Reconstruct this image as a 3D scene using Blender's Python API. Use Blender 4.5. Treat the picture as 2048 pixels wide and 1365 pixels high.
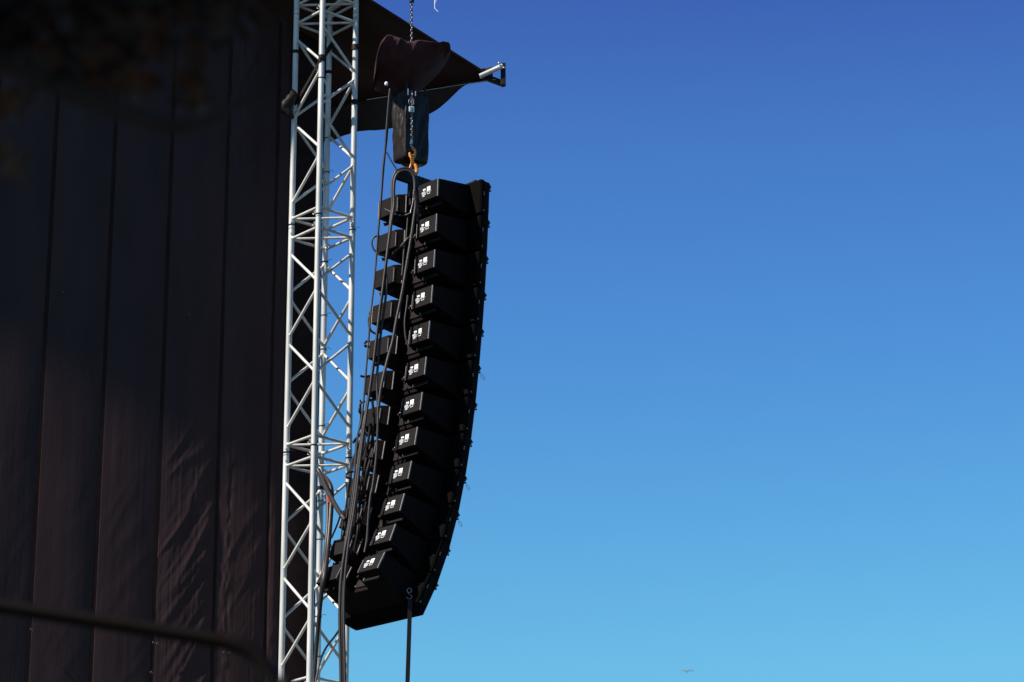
import bpy, bmesh, math, random
from mathutils import Vector as V, Matrix, noise
R = math.radians
random.seed(7)
sc = bpy.context.scene
col = sc.collection
for o in list(bpy.data.objects):
    bpy.data.objects.remove(o)

# ------------------------------------------------------------------ camera
PITCH, ROLL, FPX = 19.6, 0.27, 100 / 36 * 2048
CAM = V((0, 0, 1.7))
FW = V((0, math.cos(R(PITCH)), math.sin(R(PITCH))))
RT0 = V((1, 0, 0)); UP0 = RT0.cross(FW)
RT = RT0 * math.cos(R(ROLL)) - UP0 * math.sin(R(ROLL))
UP = RT.cross(FW)
cd = bpy.data.cameras.new('camera'); cam = bpy.data.objects.new('camera', cd); col.objects.link(cam)
cd.lens = 100; cd.sensor_width = 36; cd.clip_start = 0.1; cd.clip_end = 6000
m = Matrix((RT, UP, -FW)).transposed().to_4x4(); m.translation = CAM
cam.matrix_world = m
cd.dof.use_dof = True; cd.dof.focus_distance = 23.2; cd.dof.aperture_fstop = 4.0; cd.dof.aperture_blades = 0
sc.camera = cam

# ------------------------------------------------------------------ light
SUN_AZ, SUN_EL = 29.0, 45.0          # azimuth measured from -X towards the camera
S = V((-math.cos(R(SUN_AZ)) * math.cos(R(SUN_EL)), -math.sin(R(SUN_AZ)) * math.cos(R(SUN_EL)), math.sin(R(SUN_EL))))
ld = bpy.data.lights.new('sun', 'SUN'); ld.energy = 5.0; ld.angle = R(0.53); ld.color = (1.0, 0.95, 0.87)
lo = bpy.data.objects.new('sun', ld); col.objects.link(lo)
lo.rotation_euler = S.to_track_quat('Z', 'Y').to_euler(); lo.location = (0, 0, 40)
W = bpy.data.worlds.new('World'); sc.world = W; W.use_nodes = True
nt = W.node_tree; nt.nodes.clear()
out = nt.nodes.new('ShaderNodeOutputWorld'); bg = nt.nodes.new('ShaderNodeBackground')
sky = nt.nodes.new('ShaderNodeTexSky'); sky.sky_type = 'NISHITA'; sky.sun_disc = False
sky.sun_elevation = R(SUN_EL); sky.sun_rotation = math.atan2(S.x, S.y)
sky.air_density = 1.0; sky.dust_density = 0.3; sky.ozone_density = 3.0
geo = nt.nodes.new('ShaderNodeNewGeometry'); sep = nt.nodes.new('ShaderNodeSeparateXYZ')
tc = nt.nodes.new('ShaderNodeTexCoord')
nt.links.new(tc.outputs['Generated'], sep.inputs[0])
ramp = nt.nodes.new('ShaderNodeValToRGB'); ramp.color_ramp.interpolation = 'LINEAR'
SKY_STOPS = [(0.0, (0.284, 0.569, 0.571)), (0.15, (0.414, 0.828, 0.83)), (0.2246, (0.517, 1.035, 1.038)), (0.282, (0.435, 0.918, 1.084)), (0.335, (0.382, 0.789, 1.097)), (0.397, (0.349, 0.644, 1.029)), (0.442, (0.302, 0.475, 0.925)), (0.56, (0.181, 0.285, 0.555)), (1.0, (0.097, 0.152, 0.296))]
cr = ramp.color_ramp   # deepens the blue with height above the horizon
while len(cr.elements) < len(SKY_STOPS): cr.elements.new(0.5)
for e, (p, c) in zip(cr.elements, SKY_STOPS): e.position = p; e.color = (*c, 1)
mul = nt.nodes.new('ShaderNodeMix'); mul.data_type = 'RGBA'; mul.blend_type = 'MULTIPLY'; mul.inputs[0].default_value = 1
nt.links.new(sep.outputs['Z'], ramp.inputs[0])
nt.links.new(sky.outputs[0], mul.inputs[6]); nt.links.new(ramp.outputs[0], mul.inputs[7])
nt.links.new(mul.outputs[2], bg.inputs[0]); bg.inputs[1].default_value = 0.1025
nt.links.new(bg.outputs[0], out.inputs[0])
sc.view_settings.view_transform = 'Standard'; sc.view_settings.look = 'None'
sc.view_settings.exposure = 0.55; sc.view_settings.gamma = 1; sc.view_settings.use_curve_mapping = False

# ------------------------------------------------------------------ helpers
def at(px, py, Y):
    """point seen at photo pixel (px, py), lying at real depth Y metres from the camera"""
    d = FW + RT * ((px - 1024) / FPX) + UP * ((682.5 - py) / FPX)
    return CAM + d * (Y / d.y)

def mat(name, color, rough=0.5, metal=0.0, var=0.25, scale=8.0, bump=0.0, bscale=60.0, spec=0.5, stretch=None, rvar=0.0, sheen=0.0):
    mt = bpy.data.materials.new(name); mt.use_nodes = True
    n = mt.node_tree; b = n.nodes['Principled BSDF']
    b.inputs['Metallic'].default_value = metal; b.inputs['Roughness'].default_value = rough
    b.inputs['Specular IOR Level'].default_value = spec
    if sheen: b.inputs['Sheen Weight'].default_value = sheen
    t = n.nodes.new('ShaderNodeTexCoord'); mp = n.nodes.new('ShaderNodeMapping')
    n.links.new(t.outputs['Object'], mp.inputs[0])
    if stretch: mp.inputs['Scale'].default_value = stretch
    nz = n.nodes.new('ShaderNodeTexNoise'); nz.inputs['Scale'].default_value = scale; nz.inputs['Detail'].default_value = 6
    n.links.new(mp.outputs[0], nz.inputs['Vector'])
    r = n.nodes.new('ShaderNodeValToRGB')
    r.color_ramp.elements[0].position = 0.3; r.color_ramp.elements[1].position = 0.72
    r.color_ramp.elements[0].color = (*[c * (1 - var) for c in color], 1)
    r.color_ramp.elements[1].color = (*[min(1, c * (1 + var)) for c in color], 1)
    n.links.new(nz.outputs['Fac'], r.inputs[0]); n.links.new(r.outputs[0], b.inputs['Base Color'])
    if rvar:
        mr = n.nodes.new('ShaderNodeMapRange'); mr.inputs[3].default_value = max(0.05, rough - rvar); mr.inputs[4].default_value = min(1, rough + rvar)
        n.links.new(nz.outputs['Fac'], mr.inputs[0]); n.links.new(mr.outputs[0], b.inputs['Roughness'])
    if bump:
        n2 = n.nodes.new('ShaderNodeTexNoise'); n2.inputs['Scale'].default_value = bscale; n2.inputs['Detail'].default_value = 4
        n.links.new(mp.outputs[0], n2.inputs['Vector'])
        bp = n.nodes.new('ShaderNodeBump'); bp.inputs['Strength'].default_value = bump; bp.inputs['Distance'].default_value = 0.01
        n.links.new(n2.outputs['Fac'], bp.inputs['Height']); n.links.new(bp.outputs[0], b.inputs['Normal'])
    return mt

M = dict(
    alu=mat('aluminium_tube', (0.575, 0.55, 0.505), 0.42, 0.15, 0.22, 9, 0.08, 90, spec=0.4, rvar=0.08, stretch=(1, 1, 0.25)),
    steel=mat('galvanised_steel', (0.5, 0.5, 0.49), 0.4, 0.9, 0.2, 30, 0.05),
    dsteel=mat('dark_steel', (0.09, 0.085, 0.08), 0.4, 0.6, 0.3, 30),
    chain=mat('chain_steel', (0.16, 0.155, 0.15), 0.34, 0.85, 0.3, 40),
    cab=mat('cabinet_paint', (0.0095, 0.0054, 0.0050), 0.75, 0, 0.15, 14, 0.2, 420, spec=0.08),
    rear=mat('rear_panel_paint', (0.0088, 0.0064, 0.0061), 0.65, 0, 0.15, 14, 0.2, 380, spec=0.12),
    foam=mat('front_foam', (0.0024, 0.0017, 0.0016), 0.85, 0, 0.15, 14, 0.2, 420, spec=0.05),
    trim=mat('worn_lit_edge_trim', (0.20, 0.175, 0.165), 0.6, 0.0, 0.4, 60),
    grille=mat('grille_metal', (0.012, 0.010, 0.010), 0.5, 0.3, 0.2, 300),
    white=mat('label_white', (0.80, 0.80, 0.78), 0.6, 0, 0.05, 30),
    rubber=mat('cable_rubber', (0.034, 0.026, 0.024), 0.42, 0, 0.25, 30, 0.1, 200, spec=0.3),
    plastic=mat('black_plastic', (0.018, 0.012, 0.011), 0.55, 0, 0.2, 30, spec=0.15),
    blue=mat('blue_plug', (0.01, 0.03, 0.28), 0.4, 0, 0.2, 30),
    orange=mat('orange_paint', (0.92, 0.26, 0.018), 0.42, 0, 0.18, 25, 0.1, 60),
    red=mat('red_tape', (0.7, 0.03, 0.02), 0.5, 0, 0.15, 30),
    tag=mat('pale_blue_tag', (0.42, 0.60, 0.66), 0.5, 0, 0.35, 120),
    cover=mat('maroon_black_cloth', (0.050, 0.0230, 0.0270), 0.9, 0, 0.3, 9, 0.5, 160, spec=0.1),
    bag=mat('black_bag_vinyl', (0.020, 0.0150, 0.0130), 0.36, 0, 0.25, 14, 0.12, 40, spec=0.15),
    vinyl=mat('black_wall_vinyl', (0.041, 0.0215, 0.0205), 0.46, 0, 0.2, 3, 0.12, 45, spec=0.13, stretch=(1.5, 1.5, 0.25), rvar=0.08),
    seam=mat('wall_seam_vinyl', (0.022, 0.011, 0.010), 0.8, 0, 0.2, 8, spec=0.1),
    roof=mat('canopy_fabric', (0.032, 0.016, 0.0145), 0.85, 0, 0.25, 3, 0.2, 60, spec=0.2),
    rail=mat('black_rail_paint', (0.0055, 0.0032, 0.0026), 0.5, 0, 0.2, 20, spec=0.08),
    bark=mat('tree_bark', (0.018, 0.011, 0.008), 0.9, 0, 0.4, 20, 0.8, 30),
    leaf=mat('dark_leaf', (0.034, 0.0185, 0.012), 0.7, 0, 0.35, 6, spec=0.2),
    leaf2=mat('brown_leaf', (0.075, 0.035, 0.015), 0.7, 0, 0.35, 6, spec=0.2),
    string=mat('white_cord', (0.75, 0.76, 0.80), 0.8, 0, 0.1, 40),
    ground=mat('ground_tarmac', (0.055, 0.052, 0.05), 0.9, 0, 0.3, 0.8, 0.4, 20),
    bird=mat('gull_feathers', (0.42, 0.45, 0.5), 0.8, 0, 0.2, 5),
)

class MB:
    """collects faces, then links them as one mesh object"""
    def __init__(s): s.v = []; s.f = []; s.sm = []
    def add(s, vs, fs, smooth=False):
        b = len(s.v); s.v += [V(p) for p in vs]; s.f += [tuple(i + b for i in f) for f in fs]; s.sm += [smooth] * len(fs); return s
    def box(s, c, size, ax=None):
        ax = ax or (V((1, 0, 0)), V((0, 1, 0)), V((0, 0, 1))); c = V(c); h = [x / 2 for x in size]
        vs = [c + ax[0] * (h[0] * i) + ax[1] * (h[1] * j) + ax[2] * (h[2] * k) for k in (-1, 1) for j in (-1, 1) for i in (-1, 1)]
        return s.add(vs, [(0, 2, 3, 1), (4, 5, 7, 6), (0, 1, 5, 4), (2, 6, 7, 3), (0, 4, 6, 2), (1, 3, 7, 5)])
    def tube(s, pts, r, seg=10, closed=False, flat=1.0, caps=True):
        pts = [V(p) for p in pts]; n = len(pts)
        rr = r if isinstance(r, (list, tuple)) else [r] * n
        T = []
        for i in range(n):
            a = pts[(i - 1) % n] if (closed or i > 0) else pts[i]; b = pts[(i + 1) % n] if (closed or i < n - 1) else pts[i]
            T.append((b - a).normalized() if (b - a).length > 1e-9 else V((0, 0, 1)))
        ref = V((0, 0, 1)) if abs(T[0].z) < 0.9 else V((0, 1, 0))
        u = T[0].cross(ref).normalized(); vs = []
        for i in range(n):
            u = (u - T[i] * u.dot(T[i])).normalized(); w = T[i].cross(u)
            for k in range(seg):
                a = 2 * math.pi * k / seg
                vs.append(pts[i] + u * (math.cos(a) * rr[i]) + w * (math.sin(a) * rr[i] * flat))
        fs = []
        for i in range(n if closed else n - 1):
            j = (i + 1) % n
            for k in range(seg):
                l = (k + 1) % seg
                fs.append((i * seg + k, i * seg + l, j * seg + l, j * seg + k))
        s.add(vs, fs, True)
        if not closed and caps:
            for ring in (vs[:seg], vs[-seg:]):      # end caps keep vertices of their own, so the round side shades evenly
                s.add(ring, [tuple(range(seg))])
        return s
    def prism(s, poly, top, bot):
        """plan polygon (x, y) between heights top(x, y) and bot(x, y)"""
        n = len(poly); vs = [V((x, y, top(x, y))) for x, y in poly] + [V((x, y, bot(x, y))) for x, y in poly]
        fs = [tuple(range(n)), tuple(n + k for k in reversed(range(n)))]
        fs += [(k, n + k, n + (k + 1) % n, (k + 1) % n) for k in range(n)]
        return s.add(vs, fs)
    def ball(s, c, r, a=10, b=6, sc3=(1, 1, 1)):
        c = V(c); vs = []; fs = []
        for i in range(b + 1):
            t = math.pi * i / b
            for k in range(a):
                p = 2 * math.pi * k / a
                vs.append(c + V((r * sc3[0] * math.sin(t) * math.cos(p), r * sc3[1] * math.sin(t) * math.sin(p), r * sc3[2] * math.cos(t))))
        for i in range(b):
            for k in range(a): fs.append((i * a + k, (i + 1) * a + k, (i + 1) * a + (k + 1) % a, i * a + (k + 1) % a))
        return s.add(vs, fs, True)
    def build(s, name, m, parent=None, bevel=0, origin=None, solid=0, merge=False):
        me = bpy.data.meshes.new(name)
        o0 = V(origin) if origin is not None else V((0, 0, 0))
        me.from_pydata([tuple(p - o0) for p in s.v], [], s.f)
        bm = bmesh.new(); bm.from_mesh(me)
        if merge: bmesh.ops.remove_doubles(bm, verts=bm.verts, dist=1e-5)
        bmesh.ops.recalc_face_normals(bm, faces=bm.faces); bm.to_mesh(me); bm.free()
        if len(me.polygons) == len(s.sm): me.polygons.foreach_set('use_smooth', s.sm)
        me.materials.append(m)
        o = bpy.data.objects.new(name, me); col.objects.link(o)
        if parent is not None:
            o.parent = parent
        elif origin is not None:
            o.location = o0
        if solid:
            md = o.modifiers.new('solid', 'SOLIDIFY'); md.thickness = solid; md.offset = 0
        if bevel:
            md = o.modifiers.new('bevel', 'BEVEL'); md.width = bevel; md.segments = 2; md.limit_method = 'ANGLE'; md.angle_limit = R(30)
        return o

def tag(o, label, cat, group=None, kind=None):
    o['label'] = label; o['category'] = cat
    if group: o['group'] = group
    if kind: o['kind'] = kind
    return o
def thing(name, label, cat, loc, group=None, frame=None):
    o = bpy.data.objects.new(name, None); col.objects.link(o); o.empty_display_size = 0.2
    if frame:
        mm = Matrix(frame).transposed().to_4x4(); mm.translation = V(loc); o.matrix_world = mm
    else: o.location = loc
    return tag(o, label, cat, group)
def copy_tree(o, parent=None):
    c = o.copy(); col.objects.link(c)
    if parent is not None: c.parent = parent
    for ch in list(o.children): copy_tree(ch, c)
    return c
def smooth_path(pts, n=6):
    pts = [V(p) for p in pts]; P = [pts[0] * 2 - pts[1]] + pts + [pts[-1] * 2 - pts[-2]]; r = []
    for i in range(1, len(P) - 2):
        for k in range(n):
            t = k / n; a, b, c, d = P[i - 1], P[i], P[i + 1], P[i + 2]
            r.append(0.5 * ((2 * b) + (c - a) * t + (2 * a - 5 * b + 4 * c - d) * t * t + (3 * b - 3 * c + d - a) * t ** 3))
    r.append(pts[-1]); return r
def fbm(x, y, z=0.0, o=4): return noise.fractal(V((x, y, z)), 1.0, 2.0, o)

# ------------------------------------------------------------------ ground
MB().add([(-3000, -3000, 0), (3000, -3000, 0), (3000, 3000, 0), (-3000, 3000, 0)], [(0, 1, 2, 3)]).build('ground', M['ground'])['kind'] = 'structure'

# ------------------------------------------------------------------ stage canopy (roof), its plane and edges
F0 = V((-1.6095, 22.008))
ea = V((-0.9164, -0.4003, 0)); en = V((-0.4003, 0.9164, 0))       # along the stage front / into the stage
T = V((-0.160, 22.707, 12.240)); AL = 0.458
Q = V((-1.33, 23.44, 12.35)); BE = (Q.z - T.z - AL * (Q - T).dot(ea)) / (Q - T).dot(en)
def roofp(s, n, dz=0): p = T + ea * s + en * n; p.z = T.z + AL * s + BE * n + dz; return p
canopy = thing('stage_canopy', 'black fabric stage canopy ending in a pointed corner behind the covered hoist', 'canopy', (T.x, T.y, T.z))
wdir = (Q - T)
g = MB(); NS, NN = 80, 14
vs = []
for i in range(NS + 1):
    for j in range(NN + 1):
        s_ = 16.0 * i / NS; n_ = 6.0 * j / NN
        # rear limit of the canopy follows the wire from the tip
        base = roofp(s_, 0)
        k = n_
        p = T + ea * s_ + (wdir.normalized()) * k
        sn = (p - T).dot(ea); nn = (p - T).dot(en)
        p.z = T.z + AL * sn + BE * nn + 0.02 * fbm(sn * 1.3, nn * 1.3) * min(1, 4 * j / NN) * min(1, i)
        vs.append(p)
fs = [(i * (NN + 1) + j, (i + 1) * (NN + 1) + j, (i + 1) * (NN + 1) + j + 1, i * (NN + 1) + j + 1) for i in range(NS) for j in range(NN)]
g.add(vs, fs, True).build('roof_fabric', M['roof'], canopy, origin=T, solid=0.012)
# hem tube along the front edge
MB().tube([roofp(0.02, 0, -0.005), roofp(3.4, 0, -0.005), roofp(9, 0, -0.005), roofp(15.9, 0, -0.005)], 0.014, 8).build('edge_hem', M['roof'], canopy, origin=T)
def onwire(px, py):
    """point on the vertical plane through the wire"""
    d = FW + RT * ((px - 1024) / FPX) + UP * ((682.5 - py) / FPX)
    n = V((wdir.y, -wdir.x, 0)); k = (T - CAM).dot(n) / d.dot(n)
    return CAM + d * k
hem = [(985, 161), (955, 166), (927.6, 172.7), (906.6, 190), (880, 215), (856.5, 231), (825, 247), (782.6, 257), (756, 260.6), (719, 261.6), (703, 266), (680, 275.6), (662, 283.5), (640, 284), (600, 280), (540, 290)]
vs = []; NV = 8
hp = smooth_path([V((x, y, 0)) for x, y in hem], 4)
for i, p in enumerate(hp):
    lo_ = onwire(p.x, p.y)
    t = (lo_ - T).dot(wdir) / wdir.dot(wdir); hi = T + wdir * t; hi.z = hi.z + 0.10
    if hi.z < lo_.z: hi.z = lo_.z + 0.01
    for j in range(NV + 1):
        q = hi.lerp(lo_, j / NV); w_ = math.sin(j / NV * 1.6) * 0.03 * fbm(i * 0.12, j * 0.25)
        vs.append(q + V((0, 1, 0)) * w_)
fs = [(i * (NV + 1) + j, (i + 1) * (NV + 1) + j, (i + 1) * (NV + 1) + j + 1, i * (NV + 1) + j + 1) for i in range(len(hp) - 1) for j in range(NV)]
MB().add(vs, fs, True).build('hanging_flap', M['roof'], canopy, origin=T, solid=0.008)
wl = [onwire(988, 161), onwire(853, 183.5), onwire(727, 203.5)]
off = V((0.25, -0.3, 0)).normalized() * 0.05
MB().tube([p + off * (1 if i else 0.4) for i, p in enumerate(wl)], 0.0038, 6).build('tension_wire', M['steel'], canopy, origin=T)
# triangular corner bracket
a_, b_, c_, d_ = at(962, 152, 22.66), at(1005, 132.5, 22.66), at(1006, 169, 22.66), at(968, 157, 22.66)
br = MB().tube([a_ - (b_ - a_) * 0.06, b_], 0.022, 14).build('corner_tube', M['alu'], canopy, origin=T)
g = MB(); fz = V((0.2, -1, 0)).normalized()
def bar(g, p, q, w, t, side):
    ax = (q - p).normalized(); sd = (side - ax * side.dot(ax)).normalized()
    return g.box((p + q) / 2, ((q - p).length, w, t), (ax, sd, ax.cross(sd)))
bar(g, at(1006, 128, 22.70), at(1006.5, 172, 22.70), 0.045, 0.05, V((1, 0, 0)))
bar(g, at(960, 151, 22.72), at(1009, 169, 22.72), 0.046, 0.05, V((0, 0, 1)))
g.build('corner_bracket', M['plastic'], canopy, origin=T, bevel=0.004)
MB().ball(at(998, 127, 22.63), 0.011).build('bolt', M['steel'], canopy, origin=T)
MB().ball(at(1008, 136, 22.62), 0.009).build('bolt', M['steel'], canopy, origin=T)

# ------------------------------------------------------------------ black vinyl stage wall
NW = 0.85                                   # how far behind the tower's front post the wall hangs
def onwall(px, py, n=NW):
    d = FW + RT * ((px - 1024) / FPX) + UP * ((682.5 - py) / FPX)
    c2 = V((F0.x, F0.y, 0)) + en * n; k = (c2 - CAM).dot(en) / d.dot(en)
    return CAM + d * k
def wall_s(px, py): return (onwall(px, py) - V((F0.x, F0.y, 0))).dot(ea)
wall_o = V((F0.x, F0.y, 0)) + en * NW
wall = thing('stage_wall', 'tall black vinyl side wall of the stage, in upright panels with dark seams', 'stage wall', wall_o)
seams = [wall_s(x, 800) for x in (640.5, 569, 542, 440, 324, 206, 83, -40, -163, -286)]
HT = 15.2
s_edge = seams[3]
def wrinkle(s, z, k):
    """outward bulge of the vinyl, creases running up to the right"""
    d = 0.004 * fbm(s * 2.0, z * 0.35)
    amp = {3: 1.0, 2: 0.6, 1: 0.4, 4: 0.16, 5: 0.10, 6: 0.12}.get(k, 0.1)
    low = max(0.0, min(1.0, (9.35 - z) / 0.6)) if k != 2 else 1.0
    q = s * -0.86 + z * -0.50; al = z * 0.86 - s * 0.5
    m_ = max(0.0, 0.55 + 1.1 * fbm(s * 1.3 + 4, z * 0.8, 9.0 + k, 2))
    c = 1 - abs(fbm(q * 6.0, al * 0.8, 3.3 + k, 2)) * 2.6
    d += 0.015 * amp * low * m_ * max(0, c) ** 1.6
    c = 1 - abs(fbm(q * 15.0, al * 1.5, 7.3 + k, 2)) * 2.6
    d += 0.0045 * amp * low * m_ * max(0, c) ** 1.3
    d += 0.0011 * (amp + 0.5) * low * fbm(s * 45, z * 0.5, 1.0, 3)
    if k == 2:      # crumpled strip along the left edge of this panel and long pulls up to the right
        e = math.exp(-((s - s_edge + 0.105) / 0.03) ** 2)
        d += 0.010 * e * fbm(s * 20, z * 6, 2.2, 3)
    return d
for k in range(len(seams) - 1):
    s0, s1 = seams[k], seams[k + 1]
    big = 1 <= k <= 6; nx, nz = {1: (20, 240), 2: (56, 560), 3: (60, 560)}.get(k, (36, 260)) if big else (12, 60)
    vs = []
    for i in range(nx + 1):
        t = i / nx; s_ = s0 + 0.012 + (s1 - s0 - 0.024) * t
        top = min(HT, T.z + AL * max(0, s_ - (T - V((F0.x, F0.y, T.z))).dot(ea)) - 0.14)
        for j in range(nz + 1):
            u = j / nz; z = u * top if not big else (0 if j == 0 else 4.2 + (top - 4.2) * ((j - 1) / (nz - 1)))
            prof = (0.011 if k > 1 else 0.006) * math.sin(math.pi * t) ** 0.8
            d = prof + (wrinkle(s_, z, k) * min(1, 6 * t * (1 - t) + 0.1) if k > 0 else 0.003 * fbm(s_ * 3, z))
            vs.append(ea * s_ - en * d + V((0, 0, z)))
    fs = [(i * (nz + 1) + j, (i + 1) * (nz + 1) + j, (i + 1) * (nz + 1) + j + 1, i * (nz + 1) + j + 1) for i in range(nx) for j in range(nz)]
    MB().add(vs, fs, True).build('wall_panel', M['vinyl'] if k else M['seam'], wall, solid=0.006)
    MB().box(ea * s1 + V((0, 0, HT / 2 - 1.2)) + en * 0.006, (0.036, 0.02, HT - 2.4), (ea, en, V((0, 0, 1)))).build('seam_strip', M['seam'], wall)
for px, py in ((122, 588), (375, 633), (60, 1262), (304, 1288), (312, 1290), (445, 1308), (455, 1309), (300, 1348)):
    p = onwall(px, py) - en * 0.045 - wall_o
    n = 14; pts = [p + ea * (math.cos(2 * math.pi * i / n) * 0.009) + V((0, 0, math.sin(2 * math.pi * i / n) * 0.009)) for i in range(n)]
    MB().tube(pts, 0.003, 6, closed=True).build('eyelet', M['dsteel'], wall)

# ------------------------------------------------------------------ truss tower
YAW = R(42.12); SD = 0.3656
ta = V((math.cos(YAW), math.sin(YAW), 0)); tb = V((-math.sin(YAW), math.cos(YAW), 0))
JZ = 10.645
tower = thing('truss_tower', 'tall square silver aluminium truss tower between black wall and hanging loudspeakers', 'truss tower', (F0.x, F0.y, 0))
post = {'F': V((0, 0, 0)), 'R': ta * SD, 'L': tb * SD, 'B': (ta + tb) * SD}
RC, RB = 0.0245, 0.0125
def seg_z(z): return V((0, 0, z))
PAT = {  # which post of each face carries the end nodes
    'a': {'LF': 'L', 'FR': 'F', 'RB': 'B', 'BL': 'L'},
    'b': {'LF': 'L', 'FR': 'R', 'RB': 'B', 'BL': 'B'}}
mesh_cache = {}
def rod(p, q, r, name, seg=14):
    MB().tube([p, q], r, seg).build(name, M['alu'], tower)
def weld(g, p, q, r):  # small weld collar where a brace meets its post
    d = (q - p).normalized(); g.tube([p + d * 0.020, p + d * 0.034], [r * 1.5, r * 1.08], 10, caps=False)
for sec, (z0, pat) in enumerate(((JZ + 2, 'a'), (JZ, 'a'), (JZ - 2, 'b'), (JZ - 4, 'b'), (JZ - 6, 'b'))):
    for k, p in post.items():
        rod(p + seg_z(z0 + 0.003), p + seg_z(z0 + 1.997), RC, 'chord', 24)
    for face, A in PAT[pat].items():
        Bn = face.replace(A, '')
        lv = [(A, 0.2), (Bn, 0.6), (A, 1.0), (Bn, 1.4), (A, 1.8)]
        for (n1, h1), (n2, h2) in zip(lv, lv[1:]):
            p = post[n1] + seg_z(z0 + h1 + 0.032); q = post[n2] + seg_z(z0 + h2 - 0.032)
            g = MB().tube([p, q], RB, 12); weld(g, p, q, RB); weld(g, q, p, RB)
            g.build('diagonal_brace', M['alu'], tower)
    for h in (0.09, 1.91):
        for n1, n2 in ('LF', 'FR', 'RB', 'BL', 'LR'):
            p, q = post[n1] + seg_z(z0 + h), post[n2] + seg_z(z0 + h)
            g = MB().tube([p, q], RB * (0.95 if n1 + n2 != 'LR' else 0.85), 12); weld(g, p, q, RB); weld(g, q, p, RB)
            g.build('ring_brace', M['alu'], tower)
    # conical spigot joints, pins and spring clips
    for k, p in post.items():
        MB().tube([p + seg_z(z0 - 0.004), p + seg_z(z0 + 0.004)], RC * 0.93, 20).build('joint_sleeve', M['dsteel'], tower)
        d = (post['F'] + post['B']) / 2 - p; d = V((d.x, d.y, 0)).normalized(); e = d.cross(V((0, 0, 1)))
        for h in (-0.05, 0.05):
            g = MB().tube([p + e * 0.036 + seg_z(z0 + h), p - e * 0.040 + seg_z(z0 + h)], 0.0065, 8)
            c = p - e * 0.038 + seg_z(z0 + h - 0.006)
            g.tube(smooth_path([c, c + V((0.012, -0.01, -0.012)), c + V((0.004, -0.02, -0.03)), c + V((-0.012, -0.01, -0.018)), c], 4), 0.0018, 5)
            g.build('pin', M['steel'], tower)
# lower sections below the picture, down to the ground
for z0 in (JZ - 8, JZ - 10):
    for k, p in post.items(): rod(p + seg_z(max(0.02, z0)), p + seg_z(z0 + 1.997), RC, 'chord', 16)
g = MB()
for z0 in (JZ - 8, JZ - 10):
    for face, A in PAT['b'].items():
        Bn = face.replace(A, ''); lv = [(A, 0.2), (Bn, 0.6), (A, 1.0), (Bn, 1.4), (A, 1.8)]
        for (n1, h1), (n2, h2) in zip(lv, lv[1:]): g.tube([post[n1] + seg_z(z0 + h1 + .03), post[n2] + seg_z(z0 + h2 - .03)], RB, 8)
g.build('lower_lattice', M['alu'], tower)
MB().box(post['B'] / 2 + seg_z(0.012), (0.7, 0.7, 0.02), (ta, tb, V((0, 0, 1)))).build('base_plate', M['steel'], tower)
# black bands and cable ties wrapped round the posts
def postz(k, py): return at(0, 0, 1) and None
def z_at(k, px, py):
    p = post[k] + V((F0.x, F0.y, 0)); return at(px, py, p.y).z
def band(k, px, py, h, r=RC + 0.0035, name='strap_band', tail=True):
    z = z_at(k, px, py); p = post[k] + seg_z(z)
    g = MB().tube([p - seg_z(h / 2), p + seg_z(h / 2)], r, 18)
    if tail:
        q = p + V((0.02, -0.022, 0))
        g.tube(smooth_path([q, q + V((0.02, -0.012, 0.012)), q + V((0.045, -0.02, 0.004 + random.uniform(-.02, .02)))], 3), 0.002, 5)
    g.build(name, M['plastic'], tower)
for k, px, py, h in (('F', 640, 429, 0.010), ('L', 583, 451, 0.010), ('R', 709, 461, 0.010), ('F', 630, 891, 0.010), ('L', 571, 906, 0.010),
                     ('R', 700, 917, 0.012), ('B', 655, 346, 0.008), ('B', 650, 632, 0.006), ('B', 648, 700, 0.008), ('B', 644, 853, 0.006),
                     ('B', 640, 1003, 0.006), ('B', 639, 1080, 0.006), ('B', 640, 1234, 0.006), ('B', 638, 1314, 0.006), ('F', 645, 157, 0.008), ('B', 641, 977, 0.030),
                     ('B', 653, 525, 0.012), ('B', 650, 278, 0.008)):
    band(k, px, py, h, name='cable_tie')
band('R', 716, 96, 0.05, 0.033); band('R', 713, 206, 0.045, 0.030, tail=False)
band('F', 644, 118, 0.06, 0.029, tail=False); band('L', 589, 200, 0.09, 0.034); band('L', 592, 105, 0.03, 0.029, tail=False)
band('B', 657, 146, 0.03, 0.028, tail=False)
# ratchet strap from the front post to the back post
tw = V((F0.x, F0.y, 0))
p, q = at(641, 122, F0.y - 0.03), at(668, 84, 22.5)
bar(MB(), p - tw, q - tw, 0.055, 0.006, V((0, 0, 1))).build('ratchet_strap', M['plastic'], tower)
p, q = at(590, 210, 22.26), at(640, 122, F0.y - 0.02)
bar(MB(), p - tw, q - tw, 0.03, 0.006, V((0, 0, 1))).build('ratchet_strap', M['plastic'], tower)
# dark bundle of cloth tied to the left post
g = MB(); c = at(578, 207, 22.2)
pts = [c + V((0.03 * math.sin(i * 1.3), 0, 0.13 - 0.045 * i)) for i in range(7)]
g.tube(smooth_path(pts, 3), [0.012 + 0.04 * math.sin(math.pi * (i + 1) / 20) * (1 + 0.25 * fbm(i * 0.7, 2)) for i in range(19)], 12)
for i, pv in enumerate(g.v): g.v[i] = pv + V((1, 0.6, 0.3)) * 0.012 * fbm(pv.x * 25, pv.z * 18)
tag(g.build('cloth_bundle', M['plastic'], None, origin=c), 'small dark cloth bundle tied to the left post of the truss tower', 'cloth')

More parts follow.
